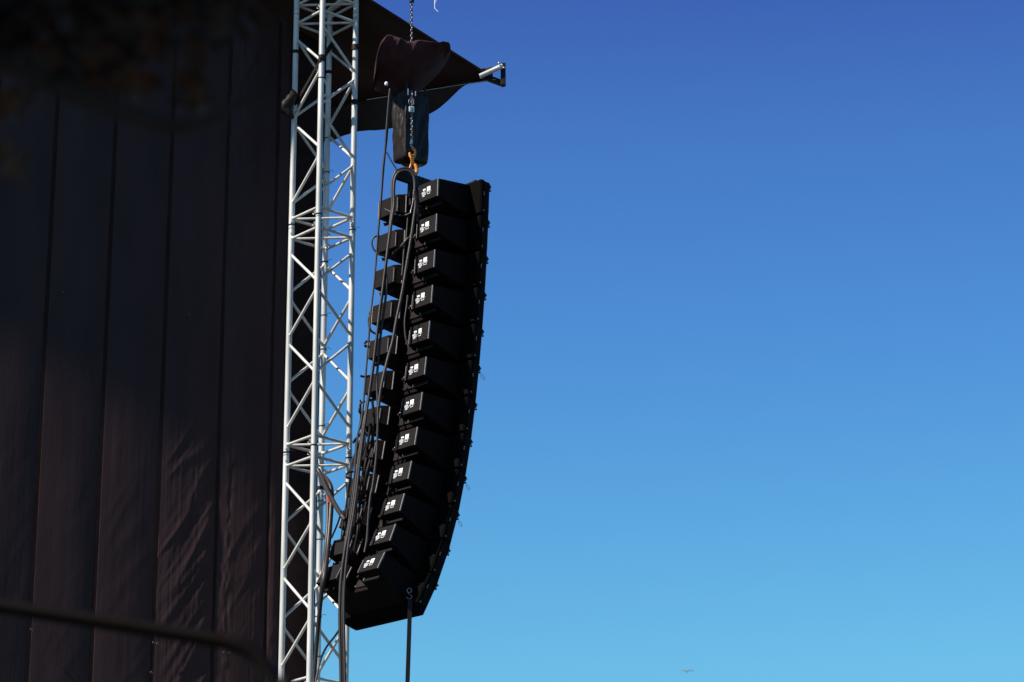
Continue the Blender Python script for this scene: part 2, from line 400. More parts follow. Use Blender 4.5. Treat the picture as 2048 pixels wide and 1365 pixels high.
# ------------------------------------------------------------------ line array
PX, PZ, AYAW, AROLL, D, WF, WR, TT, HP, H = -0.4476, 10.7122, R(42.505), R(1.786), 0.5233, 0.7256, 0.7572, 0.0876, 0.1621, 0.3147
TH = [0.6, 1.5, 2.3, 3.4, 4.4, 5.5, 7.1, 9.2, 11.9, 15.8, 20.7, 26.7]
f0 = V((math.cos(AYAW), math.sin(AYAW), 0)); w0 = V((-math.sin(AYAW), math.cos(AYAW), 0))
wv = w0 * math.cos(AROLL) + V((0, 0, 1)) * math.sin(AROLL); zz = f0.cross(wv)
frames = []; P = V((PX, 21.75, PZ))
for th in TH:
    f_ = f0 * math.cos(R(th)) - zz * math.sin(R(th)); u_ = f_.cross(wv); frames.append((P.copy(), f_, wv, u_)); P = P - u_ * H
GRP = 'loudspeaker cabinets of the hanging line array'
ORD = ['topmost black loudspeaker cabinet of the hanging array, directly under the perforated frame', 'second black loudspeaker cabinet from the top of the hanging array',
       'third black loudspeaker cabinet from the top of the hanging array', 'fourth black loudspeaker cabinet from the top of the hanging array',
       'fifth black loudspeaker cabinet from the top, with a dark blue plug at its back', 'sixth black loudspeaker cabinet from the top of the hanging array',
       'sixth black loudspeaker cabinet from the bottom of the hanging array', 'fifth black loudspeaker cabinet from the bottom, with a blue plug at its back',
       'fourth black loudspeaker cabinet from the bottom, with a blue plug at its back', 'third black loudspeaker cabinet from the bottom, with a blue plug at its back',
       'second black loudspeaker cabinet from the bottom, steeply tilted', 'bottom black loudspeaker cabinet, tilted most, its underside showing']
# local axes: x to the front, y to its left, z up; the front top edge is the origin; a = distance behind the front
root = thing('speaker_cabinet', ORD[0], 'loudspeaker', frames[0][0], GRP, frames[0][1:])
ztop = lambda x, y: TT * x / D - 0.002
RBOT = -0.247
zbot = lambda x, y: -H + 0.002 + (RBOT + H) * (-x) / D
half = [(-0.002, -0.40), (-0.04, -0.414), (-0.131, -0.467), (-0.149, -0.452)]
frame_poly = half + [(x, -y) for x, y in reversed(half)]
b = MB().prism(frame_poly, lambda x, y: -0.002 + min(0, (x + 0.04)) * 0.1, lambda x, y: -H + 0.002 - min(0, (x + 0.04)) * 0.1)
b.build('front_frame', M['foam'], root, bevel=0.005)
b = MB()
hb = [(-0.1495, -0.325), (-D + 0.004, -0.372), (-D + 0.004, -0.130), (-0.462, -0.098), (-0.36, -0.098)]
b.prism(hb + [(x, -y) for x, y in reversed(hb)], ztop, zbot)
b.build('cabinet_body', M['cab'], root, bevel=0.005)
g = MB().prism([(0.008, -0.39), (0.008, 0.39), (-0.0015, 0.39), (-0.0015, -0.39)], lambda x, y: -0.012, lambda x, y: -H + 0.012); g.build('front_grille', M['grille'], root, bevel=0.003)
for sy in (-1, 1):
    pz0, pz1 = -TT - 0.004, RBOT + 0.004; y0, y1 = sy * 0.366, sy * 0.134
    rp = MB().box((-D, (y0 + y1) / 2, (pz0 + pz1) / 2), (0.012, abs(y1 - y0), pz0 - pz1)).build('rear_panel', M['rear'], root, bevel=0.002)
    MB().box((-D - 0.0015, sy * 0.3705, (pz0 + pz1) / 2), (0.012, 0.0085, pz0 - pz1)).build('edge_trim', M['trim'], rp, bevel=0.002)
    MB().box((-D - 0.0005, sy * 0.1315, (pz0 + pz1) / 2 - 0.01), (0.010, 0.0045, (pz0 - pz1) * 0.8)).box((-0.4625, sy * 0.0965, (pz0 + pz1) / 2), (0.009, 0.009, (pz0 - pz1))).build('edge_trim', M['trim'], rp)
    # white warning label with printed blocks and lines (seen from behind: text runs right to left in local y)
    X = -D - 0.0075; g = MB()
    def lab(yc, zc, w, h): g.box((X, sy * yc if sy < 0 else yc, zc), (0.0016, w, h))
    q = 0.228 * sy; k = 1
    def L(dx, dz, w, h): g.box((X, q - dx, -0.1665 + dz), (0.0016, w, h))   # dx positive = right as seen from behind
    L(0.034, 0.016, 0.042, 0.036); L(0.036, -0.0085, 0.038, 0.0035)
    for dx in (0.019, 0.051): L(dx, -0.018, 0.0035, 0.018)
    L(0.035, -0.0275, 0.036, 0.0035); L(0.062, -0.006, 0.006, 0.004)
    L(-0.020, 0.021, 0.032, 0.010); L(-0.028, 0.012, 0.006, 0.006); L(-0.010, 0.012, 0.008, 0.006)
    for i, (dx, w) in enumerate(((-0.026, 0.030), (-0.030, 0.042), (-0.026, 0.028), (-0.024, 0.036), (-0.028, 0.026))): L(dx, 0.001 - i * 0.0095, w, 0.0042)
    L(-0.046, -0.008, 0.0035, 0.022); L(0.006, -0.008, 0.012, 0.004); L(-0.004, -0.02, 0.004, 0.016)
    if sy < 0: g.build('warning_label', M['white'], rp)
    # grip below the rear edge
    h_ = MB().box((-D + 0.058, sy * 0.268, RBOT - 0.034), (0.016, 0.165, 0.024)).build('handle', M['rear'], root, bevel=0.003)
    MB().box((-D + 0.048, sy * 0.268 + 0.0845, RBOT - 0.034), (0.018, 0.006, 0.026)).build('lit_handle_edge', M['trim'], h_)  # pale end block: sunlight on the grip's left end put into the colour
    # rigging plate and quick-release pins on the front frame
    g = MB().box((-0.085, sy * 0.4555, -H / 2), (0.06, 0.016, H * 0.86)).tube([(-0.03, sy * 0.425, -0.02), (-0.03, sy * 0.425, -0.06)], 0.014, 8)
    rg = g.build('rigging_plate', M['cab'], root, bevel=0.002)
    MB().tube([(-0.005, sy * 0.405, -0.026), (0.006, sy * 0.416, -0.026)], 0.0085, 8).tube([(-0.005, sy * 0.405, -0.062), (0.005, sy * 0.415, -0.062)], 0.008, 8).tube([(-0.005, sy * 0.405, -0.044), (0.003, sy * 0.41, -0.044)], 0.006, 6).build('release_pin', M['plastic'], rg)
    MB().box((-0.112, sy * 0.4655, -0.130), (0.007, 0.004, 0.030)).box((-0.112, sy * 0.4655, -0.275), (0.010, 0.004, 0.012)).build('lever', M['trim'], rg)
# connector panel in the recess between the two wings
cp = MB().box((-0.366, 0, -0.165), (0.012, 0.17, 0.13)).build('connector_panel', M['plastic'], root, bevel=0.002)
g = MB()
for i in range(4): g.tube([(-0.372, -0.06 + 0.04 * i, -0.14), (-0.40, -0.06 + 0.04 * i, -0.14)], 0.012, 10)
g.build('socket', M['plastic'], cp)
g = MB()
for y, z in ((-0.075, -0.115), (0.075, -0.115), (-0.075, -0.215), (0.075, -0.215), (-0.02, -0.20)): g.ball((-0.374, y, z), 0.0045, 6, 4)
g.build('screw', M['steel'], cp)
cabs = [root] + [copy_tree(root) for _ in range(11)]
for i, (c, (p, f_, w_, u_)) in enumerate(zip(cabs, frames)):
    mm = Matrix((f_, w_, u_)).transposed().to_4x4(); mm.translation = p; c.matrix_world = mm
    c['label'] = ORD[i]
    if i in (4, 7, 8, 9):
        pl = MB().tube([(-0.46, -0.055, -0.12), (-0.46, -0.06, -0.19)], 0.012, 10).tube([(-0.39, -0.055, -0.14), (-0.46, -0.055, -0.135)], 0.011, 10).build('plug', M['blue'], c)
        MB().tube([(-0.46, -0.06, -0.19), (-0.462, -0.062, -0.205)], 0.013, 8).build('plug_ring', M['steel'], pl)
    if i in (5, 8, 9):
        pts = [(0.016 + 0.018 * math.sin(t), -0.42 - 0.03 * (1 - math.cos(t)) * 0.5, -0.075 - 0.024 * (1 - math.cos(t))) for t in [2 * math.pi * k / 14 for k in range(14)]]
        MB().tube(pts, 0.0016, 5, closed=True).build('safety_wire', M['plastic'], c)

def apt(k, a, b, u):
    p, f_, w_, u_ = frames[k]; return p - f_ * a + w_ * b + u_ * u
# perforated flying frame on top of the array
p0, f_, w_, u_ = frames[0]
fly = thing('flying_frame', 'black perforated steel flying frame on top of the hanging loudspeaker array', 'flying frame', apt(0, 0.3, 0, 0.03))
fo = apt(0, 0.3, 0, 0.03)
g = MB()
for sb in (-0.016, 0.016):
    q = apt(0, 0.38, sb, 0.012)
    g.box(q, (0.55, 0.008, 0.085), (f_, w_, u_))
g.box(apt(0, 0.38, 0, 0.05), (0.55, 0.03, 0.008), (f_, w_, u_))
g.build('centre_beam', M['plastic'], fly, bevel=0.002, origin=fo)
g = MB()
for i in range(15): g.ball(apt(0, 0.64 - i * 0.037, -0.0205, 0.034), 0.0055, 8, 4, (1, 1, 1))
g.build('hole_rim', M['chain'], fly, origin=fo)
g = MB()
for sb in (-0.36, 0.36): g.box(apt(0, 0.10, sb, 0.0), (0.07, 0.03, 0.02), (f_, w_, u_))
g.box(apt(0, 0.10, 0, 0.004), (0.05, 0.74, 0.016), (f_, w_, u_))
g.build('cross_bar', M['plastic'], fly, bevel=0.003, origin=fo)
g = MB().box(apt(0, 0.49, 0, -0.085), (0.055, 0.05, 0.12), (f_, w_, u_)).box(apt(0, 0.43, 0.02, -0.13), (0.10, 0.05, 0.14), (f_, w_, u_)).build('rear_leg', M['plastic'], fly, bevel=0.004, origin=fo)

# ------------------------------------------------------------------ chain hoist
CY = 21.43
hk = at(826, 352, CY)
hoist = thing('chain_hoist', 'steel hoist chain with orange swivel hook holding up the loudspeaker array', 'chain hoist', at(824, 160, CY))
ho = at(824, 160, CY)
def links(p, q, name):
    g = MB(); d = (q - p); n = max(2, int(d.length / 0.0235)); ax = d.normalized()
    a0 = V((0.75, 0.66, 0)).normalized(); s1 = a0.cross(ax).normalized(); s2 = ax.cross(s1)
    for i in range(n + 1):
        c = p + d * (i / n); sd = s1 if i % 2 else s2; sd = (sd * 0.9 + (s2 if i % 2 else s1) * 0.25).normalized(); pts = []
        for k in range(12):
            t = 2 * math.pi * k / 12
            pts.append(c + sd * (0.0105 * math.cos(t)) + ax * (0.0150 * math.sin(t) * (1 if abs(math.sin(t)) > .5 else 1.0)))
        g.tube(pts, 0.0052, 6, closed=True)
    return g.build(name, M['chain'], hoist, origin=ho)
links(at(823.5, -70, CY), at(823, 110, CY), 'upper_chain')
links(at(823.5, 185, CY), at(824, 294, CY), 'lower_chain')
MB().tube([at(823.5, -26, CY), at(823.5, 5, CY)], [0.016, 0.02], 12).tube([at(823.5, -60, CY), at(823.5, -26, CY)], 0.009, 8).build('top_hook', M['plastic'], hoist, origin=ho)
g = MB().box(at(806, 118, CY + 0.13), (0.20, 0.08, 0.10)); g.build('motor_body', M['plastic'], hoist, bevel=0.02, origin=ho)
# hook: clevis, swivel and self-closing hook
def hp_(x, y, dy=0): return at(x, y, CY + dy)
hkp = MB().tube(smooth_path([hp_(819.5, 306), hp_(820.5, 313), hp_(824, 317), hp_(828, 314), hp_(830, 307), hp_(829.5, 301), hp_(826, 298.5)], 4), 0.0105, 10)
hkp.ball(hp_(824.5, 318), 0.017).tube([hp_(824.5, 316), hp_(824.8, 325)], 0.013, 12)
hkp.tube(smooth_path([hp_(824.5, 322), hp_(823, 328), hp_(820.5, 335), hp_(818.8, 341), hp_(819.5, 349), hp_(823, 355)], 4), [0.012, 0.012] + [0.010] * 15 + [0.011] * 4, 10)
hkp.tube(smooth_path([hp_(825, 322), hp_(828, 328), hp_(831.5, 334), hp_(833.5, 341), hp_(832, 347), hp_(828, 353), hp_(823, 355)], 4), [0.012] * 6 + [0.0165] * 10 + [0.014] * 9, 10)
hko = hkp.build('hook', M['orange'], hoist, origin=ho); hko['label'] = 'orange swivel hook'
MB().tube([hp_(822.5, 310.5, -0.016), hp_(827.5, 310.5, -0.016)], 0.008, 8).build('clevis_pin', M['steel'], hko, origin=V((0, 0, 0)) + ho)
g = MB(); c = at(822, 204, CY - 0.02)
pts = [c + V((0.020 * math.cos(t), 0.006 * math.sin(t), 0.032 * math.sin(t))) for t in [2 * math.pi * k / 16 for k in range(16)]]
g.tube(pts, 0.0022, 5, closed=True); pts = [c + V((0.016 + 0.012 * math.cos(t), 0.01, 0.005 + 0.03 * math.sin(t))) for t in [2 * math.pi * k / 16 for k in range(16)]]
g.tube(pts, 0.002, 5, closed=True).build('tag_ring', M['chain'], hoist, origin=ho)
tg = MB().box(at(823.2, 219, CY - 0.028), (0.046, 0.010, 0.052), (V((0.96, 0.28, 0)), V((-0.28, 0.96, 0)), V((0, 0, 1)))).build('tag', M['tag'], hoist, bevel=0.006, origin=ho)
g = MB()
for i in range(3): g.box(at(820 + 3 * i, 219.5, CY - 0.0345), (0.003, 0.004, 0.03))
for i in range(2): g.box(at(823.5, 216 + 5 * i, CY - 0.0345), (0.03, 0.004, 0.003))
g.build('tag_print', M['chain'], tg, origin=ho)
MB().box(at(816, 184, CY - 0.02), (0.006, 0.01, 0.06)).build('guide_strip', M['steel'], hoist, origin=ho)
MB().box(at(831, 188, CY - 0.02), (0.007, 0.01, 0.042)).build('guide_strip', M['steel'], hoist, origin=ho)
MB().tube([at(822.8, 281, CY - 0.012), at(821.8, 289, CY - 0.012)], 0.009, 8).build('chain_stop', M['steel'], hoist, origin=ho)
MB().ball(at(772.6, 168, CY - 0.12), 0.015, 10, 8, (1, 1, 1.25)).build('end_knob', M['white'], hoist, origin=ho)

# cloth cover over the hoist motor
tops = [(750, 150), (752, 121), (758, 100), (766, 87), (778, 81.5), (788, 82), (798.6, 88), (810, 91), (822, 92.5), (842, 93.7), (869, 95), (886, 95.5), (895, 96.5), (900.5, 100)]
bots = [(749, 160), (752, 170), (758, 176), (766, 180), (778, 183), (788, 187), (798, 190), (810, 192), (822, 191), (842, 176), (869, 150), (886, 131), (896, 118), (900, 108)]
g = MB(); vs = []; NA = 110; tp = smooth_path([V((x, y, 0)) for x, y in tops], 9); bt = smooth_path([V((x, y, 0)) for x, y in bots], 9)
for i, (a_, b_) in enumerate(zip(tp, bt)):
    t = i / (len(tp) - 1); yc = CY + 0.02 + 0.04 * t
    A_, B_ = at(a_.x, a_.y, yc - 0.06), at(b_.x, b_.y, yc + 0.32); cen = (A_ + B_) / 2; hv = (A_ - B_) / 2
    dep = 0.20 * min(1, math.sqrt(max(0.0, t * 9 + 0.06))) * min(1, math.sqrt(max(0.02, (1 - t) * 6)))
    for k in range(NA):
        an = 2 * math.pi * k / NA; cs, sn = math.cos(an), math.sin(an)
        e = 0.75; cx = math.copysign(abs(cs) ** e, cs); sx = math.copysign(abs(sn) ** e, sn)
        p = cen + hv * sx + V((0.15, -1, 0)) * (dep * cx)
        q = p.x * 0.80 - p.z * 0.60; al = p.x * 0.6 + p.z * 0.8
        c1 = 1 - abs(fbm(q * 5.0, al * 1.6, 1.7, 2)) * 2.4; c2 = 1 - abs(fbm(q * 12.0, al * 3.5, 6.1, 2)) * 2.4
        w_ = (0.040 * max(0, c1) ** 1.3 + 0.010 * max(0, c2) ** 1.2 + 0.006 * fbm(p.x * 14, p.z * 9, p.y * 6)) * min(1, 7 * t) * min(1, 9 * (1 - t))
        p = p + V((-0.1, -1, 0.25)) * w_ * max(0, cx) ** 0.7
        vs.append(p)
fs = [(i * NA + k, (i + 1) * NA + k, (i + 1) * NA + (k + 1) % NA, i * NA + (k + 1) % NA) for i in range(len(tp) - 1) for k in range(NA)]
n_ = (len(tp) - 1) * NA
fs += [tuple(range(NA)), tuple(n_ + k for k in reversed(range(NA)))]
tag(g.add(vs, fs, True).build('hoist_cover', M['cover'], None, origin=at(824, 190, CY)), 'dark maroon wrinkled cloth cover draped over the hoist motor', 'cover')

# chain bag hanging below the motor
bag = thing('chain_bag', 'black wrinkled vinyl chain bag hanging behind the chain above the orange hook', 'chain bag', at(815, 318, CY + 0.08))
bo = at(815, 318, CY + 0.08); zc_top = at(815, 178, CY + 0.08).z; zb = at(815, 316, CY + 0.08).z
vs = []; NZ = 44; cor = at(812, 250, CY + 0.06); cor.z = 0
la, lb = 0.245, 0.165
def rrect(t):   # point round a rounded rectangle plan, starting at the near corner
    per = 2 * (la + lb); d = (t % 1.0) * per
    if d < la: return f0 * d
    if d < la + lb: return f0 * la + w0 * (d - la)
    if d < 2 * la + lb: return f0 * (2 * la + lb - d) + w0 * lb
    return w0 * (per - d)
NA = 72; cen = f0 * la / 2 + w0 * lb / 2
for j in range(NZ + 1):
    u = j / NZ; z = zb + (zc_top - zb) * u
    for k in range(NA):
        t = k / NA; p = rrect(t); r_ = p - cen
        sc_ = 1.0 + 0.04 * math.sin(u * 3) - 0.10 * max(0, u - 0.75) * 4 * 0.4
        if u < 0.10: sc_ *= 0.90 + 0.10 * math.sqrt(1 - (1 - u / 0.10) ** 2)
        n = r_.normalized(); side = r_.dot(w0) * 3 - r_.dot(f0)
        dd = 0.011 * (1 - abs(fbm(side * 11 + u * 1.6, u * 0.9, 5.5 + (r_.dot(f0) > 0), 3)) * 2.4) * (0.5 + 0.8 * u) + 0.004 * fbm(side * 20, u * 9, 2)
        dd *= 1.0 if n.dot(f0) < -0.3 else 0.45
        vs.append(cor + cen + r_ * sc_ + n * dd + V((0, 0, z + (0.012 * fbm(t * 9, 1) if j == 0 else 0))))
fs = [(j * NA + k, (j + 1) * NA + k, (j + 1) * NA + (k + 1) % NA, j * NA + (k + 1) % NA) for j in range(NZ) for k in range(NA)]
fs += [tuple(range(NA)), tuple(NZ * NA + k for k in range(NA))]
MB().add(vs, fs, True).build('bag_body', M['bag'], bag, origin=bo)
for p in (cor + f0 * 0.02 + w0 * 0.02, cor + f0 * (la - 0.02) + w0 * 0.02, cor + w0 * (lb - .02)):
    MB().box(p + V((0, 0, zc_top + 0.02)), (0.03, 0.004, 0.10), (f0, w0, V((0, 0, 1)))).build('bag_strap', M['plastic'], bag, origin=bo)

# beam that carries the chain, above the picture
b0 = at(823, -95, CY); b1 = V((F0.x + 0.2, F0.y + 0.25, b0.z))
ex = (b0 - b1).normalized()
beam = MB().tube([b1 - ex * 0.4, b0 + ex * 0.5], 0.03, 12).build('support_beam', M['alu'], None, origin=b1)
tag(beam, 'aluminium support beam reaching out from the tower top above the hoist chain', 'beam')
g = MB(); s0_ = V(at(870.5, -120, CY - 0.02))
path = [(870.5, -100), (871, -40), (870, -8), (869.5, 3), (869.6, 10), (869.8, 17), (872, 20), (874.5, 22.5), (876.5, 24)]
g.tube(smooth_path([at(x, y, CY - 0.1) for x, y in path], 5), 0.0035, 6)
g.tube(smooth_path([at(x, y, CY - 0.1) for x, y in ((870.5, -4), (872.3, 1), (871.8, 4), (870, 8))], 5), 0.0022, 6)
tag(g.build('frayed_cord', M['string'], None, origin=at(870, 0, CY - 0.1)), 'short frayed white cord dangling against the sky right of the hoist chain', 'cord')

# ------------------------------------------------------------------ cables
def cy(py): return 21.30 - max(0, py - 340) / 900 * 0.30
def cable(name, pts, r, label, off=0, group=None, m='rubber', flat=1.0):
    P_ = [at(p[0], p[1], cy(p[1]) + off + (p[2] if len(p) > 2 else 0)) for p in pts]
    o = MB().tube(smooth_path(P_, 6), r, 10, flat=flat).build(name, M[m], None, origin=P_[-1])
    return tag(o, label, 'cable', group)
GC = 'cables hanging down the back of the loudspeaker array'
cable('speaker_cable', [(680, 1460), (681.7, 1365), (679.5, 1254), (680, 1192), (683, 1150), (690, 1100), (698, 1060), (705, 1019), (711, 972), (716, 930), (721, 894), (727, 850), (733, 820), (742, 765), (751, 700), (759, 628), (766, 580), (770, 545), (774, 510), (778, 480), (783, 443), (788, 410), (787.5, 380), (790, 358), (797, 346), (808, 341.5), (819, 343), (827, 352), (829.5, 366), (829.5, 381), (830, 397), (831, 412), (827.5, 438), (822, 478), (814, 526), (807, 570), (802, 597), (792.5, 642), (785.5, 682), (777, 712), (771, 736), (766, 757), (761, 783), (757, 815)],
      0.0125, 'thick black cable looping over the top of the loudspeaker array beneath the orange hook', group=GC)
cable('speaker_cable', [(835, 445, .03), (837, 415, .03), (834.5, 385, .03), (833.5, 362, .025), (829, 346, .025), (820, 338.5, .025), (808, 336.5, .025), (794, 342, .025), (786, 357, .025), (784, 380, .025), (784.5, 412, .025), (781, 440, .025), (778, 470, .02), (774, 505), (771, 545), (774, 560, -.01), (770, 607), (762, 665), (757.4, 712), (753.8, 759), (755, 794), (756, 830), (755, 867), (752.5, 914), (745.5, 972), (741, 993), (737, 1031), (734, 1078), (729, 1105)],
      0.0100, 'black cable running beside the thick loop and down the middle of the lower cabinets', group=GC)
cable('speaker_cable', [(691, 1460), (690, 1365), (687.6, 1230), (689, 1171), (693, 1123), (699, 1076), (706, 1035), (713, 985), (718, 940), (724, 890), (731, 840), (739, 783), (745.6, 736), (752.7, 677), (759.7, 618), (765, 580), (769, 548), (773, 516)],
      0.0105, 'black cable reaching from below the frame up the left edge of the array', off=-0.02, group=GC)
cable('control_cable', [(686, 1460), (685.5, 1365), (684, 1254), (685, 1180), (687, 1113), (695, 1061), (701, 1019), (707, 972), (710, 932), (716, 871), (723, 841), (728, 794), (732.7, 736), (737.4, 677), (740, 642), (744.5, 600), (749.5, 555), (752.7, 511), (755, 478), (757.6, 447), (760, 420), (762.6, 385), (766, 335), (770, 302), (772, 270), (775, 230), (778, 195), (780, 178)],
      0.0075, 'thin black control cable hanging from the covered hoist to the ground', group=GC)
cable('control_cable', [(780.5, 190), (777.5, 235), (774, 280), (769.5, 320), (766.5, 355), (763, 400), (758.5, 450), (753, 520), (746, 590), (741, 640), (738, 680)],
      0.0050, 'thinnest black cord beside the hoist control cable', off=0.012, group=GC)
for p, q in (((768, 296), (796, 345)), ((775, 305), (797, 343))):
    cable('cord', [p, ((p[0] + q[0]) / 2 - 1, (p[1] + q[1]) / 2 + 1), q], 0.003, 'two thin black cords tying the hoist cable to the cable loop', group='tie cords above the array')
GJ = 'jumper cables between the loudspeaker cabinets'
cable('jumper_cable', [(758, 472, .05), (752, 473), (746, 477), (743.8, 487), (747, 498), (752, 504), (759, 510), (772, 512, .05)], 0.0075, 'small black cable loop sticking out left of the second cabinet', group=GJ)
cable('jumper_cable', [(742, 622, .08), (738.8, 630), (737.5, 645), (739, 655), (743, 663), (752.7, 668), (760, 664, .05)], 0.0085, 'small black cable loop left of the fourth and fifth cabinets', off=0.03, group=GJ)
cable('jumper_cable', [(738, 683, .1), (732, 684), (729.5, 688), (731, 693), (738, 694, .1)], 0.010, 'stubby black cable bend left of the sixth cabinet', off=0.05, group=GJ)
cable('jumper_cable', [(721, 752.5, 0.05), (730, 754, .08), (738, 752, .12)], 0.0095, 'straight black plug end sticking out left of the seventh cabinet', off=0.05, group=GJ)
cable('jumper_cable', [(729, 804, .08), (723, 806), (719, 813), (718.5, 823), (722, 828, .05), (728, 830, .08)], 0.0085, 'small black cable loop left of the eighth cabinet', off=0.05, group=GJ)
cable('jumper_cable', [(707, 885, .1), (713, 877), (722, 867), (730, 860)], 0.011, 'short thick black cable slanting from tower to the ninth cabinet', off=0.03, group=GJ)
cable('jumper_cable', [(706, 944, .1), (697, 945), (692.5, 950), (694, 956), (702, 956, .1)], 0.0085, 'small black cable hook against the right tower post', off=0.05, group=GJ)
cable('jumper_cable', [(826, 405, .03), (823, 420, .02), (820, 427), (810, 431, .02), (796, 431, .03), (783, 425, .05), (770, 419, .1)], 0.008, 'thin cable drooping across the back of the topmost cabinet', off=0.03, group=GJ)
cable('jumper_cable', [(828, 430), (822, 470), (815, 478), (803, 492), (790, 503), (785, 510, .03)], 0.010, 'thin cable slanting across the back of the second cabinet', off=0.05, group=GJ)
cable('jumper_cable', [(816, 430), (813, 470), (811, 485), (808, 500), (806, 530), (803, 560)], 0.008, 'black cable falling between the wings of the second and third cabinets', off=0.06, group=GJ)
cable('jumper_cable', [(815.5, 591), (813, 615), (809.5, 640), (810, 665), (813, 683), (820, 700)], 0.007, 'black cable falling beside the label of the fifth cabinet', off=-0.05, group=GJ)
# strands that fill the gaps behind the left wings of the lower cabinets
rs = random.Random(3)
for i in range(9):
    pts = []
    for y in range(800 + rs.randint(-30, 90), 1120, 40):
        cx = 742 - max(0, y - 560) * 0.055 - max(0, y - 850) * 0.11 + 5 + (i - 3) * 4.6
        pts.append((cx + rs.uniform(-4, 4), y, 0.17 + rs.uniform(-.05, .05)))
    cable('cable_strand', pts, rs.choice((0.006, 0.008, 0.011)), 'dark cable strand hanging among the left wings of the lower cabinets', group='cable strands behind the lower cabinets', m='plastic')
# little bead chain at the end of the loop
g = MB(); n = 26
bp = smooth_path([at(x, y, cy(y) - 0.015) for x, y in ((827, 382), (826, 398), (825, 408), (822, 420), (821, 426))], 6)
for i, p in enumerate(bp): g.ball(p, 0.0042, 6, 4)
tag(g.build('bead_chain', M['steel'], None, origin=bp[-1]), 'short silver bead chain hanging inside the cable loop at the array top', 'chain')
# cables that run from the tower to the lower cabinets
cable('feeder_cable', [(636, 940, .75), (642, 952, .7), (652, 976, .5), (664, 999, .35), (676, 1020, .2), (684, 1032, .1), (690, 1040, .08)], 0.019, 'thick black cable sloping from the tower ring down to the tenth cabinet', group='feeder cables from tower to array')
cable('feeder_cable', [(640, 950, .75), (650, 956, .7), (659, 968, .6), (663, 985, .55), (662.5, 1012, .5), (660, 1050, .45), (656.5, 1090, .4), (652, 1130, .3), (648, 1160, .25), (644, 1185, .3)], 0.020, 'thick black cable arching off the tower and dropping behind the lowest cabinets', group='feeder cables from tower to array')
cable('feeder_cable', [(655, 990, .52), (656, 1012, .5), (655.5, 1050, .45), (652.5, 1090, .4), (648.5, 1130, .3), (645, 1165, .28), (640, 1215, .35), (634, 1280, .45), (629, 1345, .5), (625, 1400, .5)], 0.017, 'long black cable falling behind the lowest cabinets along the tower', group='feeder cables from tower to array')
cable('feeder_cable', [(683, 1022, .1), (678, 1040, .2), (671, 1058, .3), (663, 1076, .42)], 0.0075, 'thin black cable from the tenth cabinet back to the thick bundle', group='feeder cables from tower to array')
cable('feeder_cable', [(628, 1380, .3), (640, 1325, .35), (652, 1296, .3), (668, 1275, .2), (680, 1258, .08)], 0.008, 'thin black cable slanting from the tower foot to the hanging cables', group='feeder cables from tower to array')
p = at(657.5, 1000, cy(1000) + 0.46); q = at(655.5, 1009, cy(1000) + 0.46)
tag(MB().tube(smooth_path([at(655.5, 992, cy(1000) + .44), at(657.5, 999, cy(1000) + .44), at(659.5, 1003, cy(1000) + .44), at(655, 1006, cy(1000) + .44)], 4), 0.008, 8).build('red_tie', M['red'], None, origin=q), 'small red tape tie on the thick cables beside the tower', 'cable tie')

# tie-down strap with shackle under the array
sy_ = 21.02
strap = thing('tie_down_strap', 'black webbing strap hanging straight down from the bottom cabinet', 'strap', at(814, 1440, sy_))
so = at(814, 1440, sy_)
bar(MB(), at(820.5, 1198, sy_), at(812, 1460, sy_), 0.033, 0.005, V((1, 0.2, 0))).build('webbing', M['plastic'], strap, origin=so)
g = MB().tube(smooth_path([at(x, y, sy_ - 0.01) for x, y in ((814, 1184), (816, 1178), (820.5, 1176.5), (823, 1181), (821, 1186), (816, 1184.5))], 4), 0.0045, 6)
g.tube(smooth_path([at(x, y, sy_ - 0.01) for x, y in ((815, 1184), (819, 1189), (823.5, 1192), (822, 1197), (817, 1197.5), (812.5, 1194.5))], 4), 0.0045, 6)
g.build('shackle', M['chain'], strap, origin=so)

# ------------------------------------------------------------------ foreground: blurred handrail and tree
hy = 5.6
pts = [at(x, y, hy) for x, y in ((-900, 1075), (-300, 1167), (0, 1213), (150, 1236), (300, 1259), (420, 1279), (470, 1290), (505, 1307), (532, 1336), (550, 1372), (562, 1420), (575, 1500))]
pts += [V((pts[-1].x + 0.02, pts[-1].y, 1.2)), V((pts[-1].x + 0.02, pts[-1].y, 0.0))]
rail = thing('handrail', 'out of focus dark tubular handrail crossing the lower left foreground', 'handrail', (pts[-1].x, pts[-1].y, 0))
MB().tube(smooth_path(pts, 8), 0.0165, 16).build("top_rail", M['rail'], rail, origin=V((pts[-1].x, pts[-1].y, 0)))
MB().tube([pts[0], V((pts[0].x, pts[0].y, 0))], 0.017, 12).build('post', M['rail'], rail, origin=V((pts[-1].x, pts[-1].y, 0)))

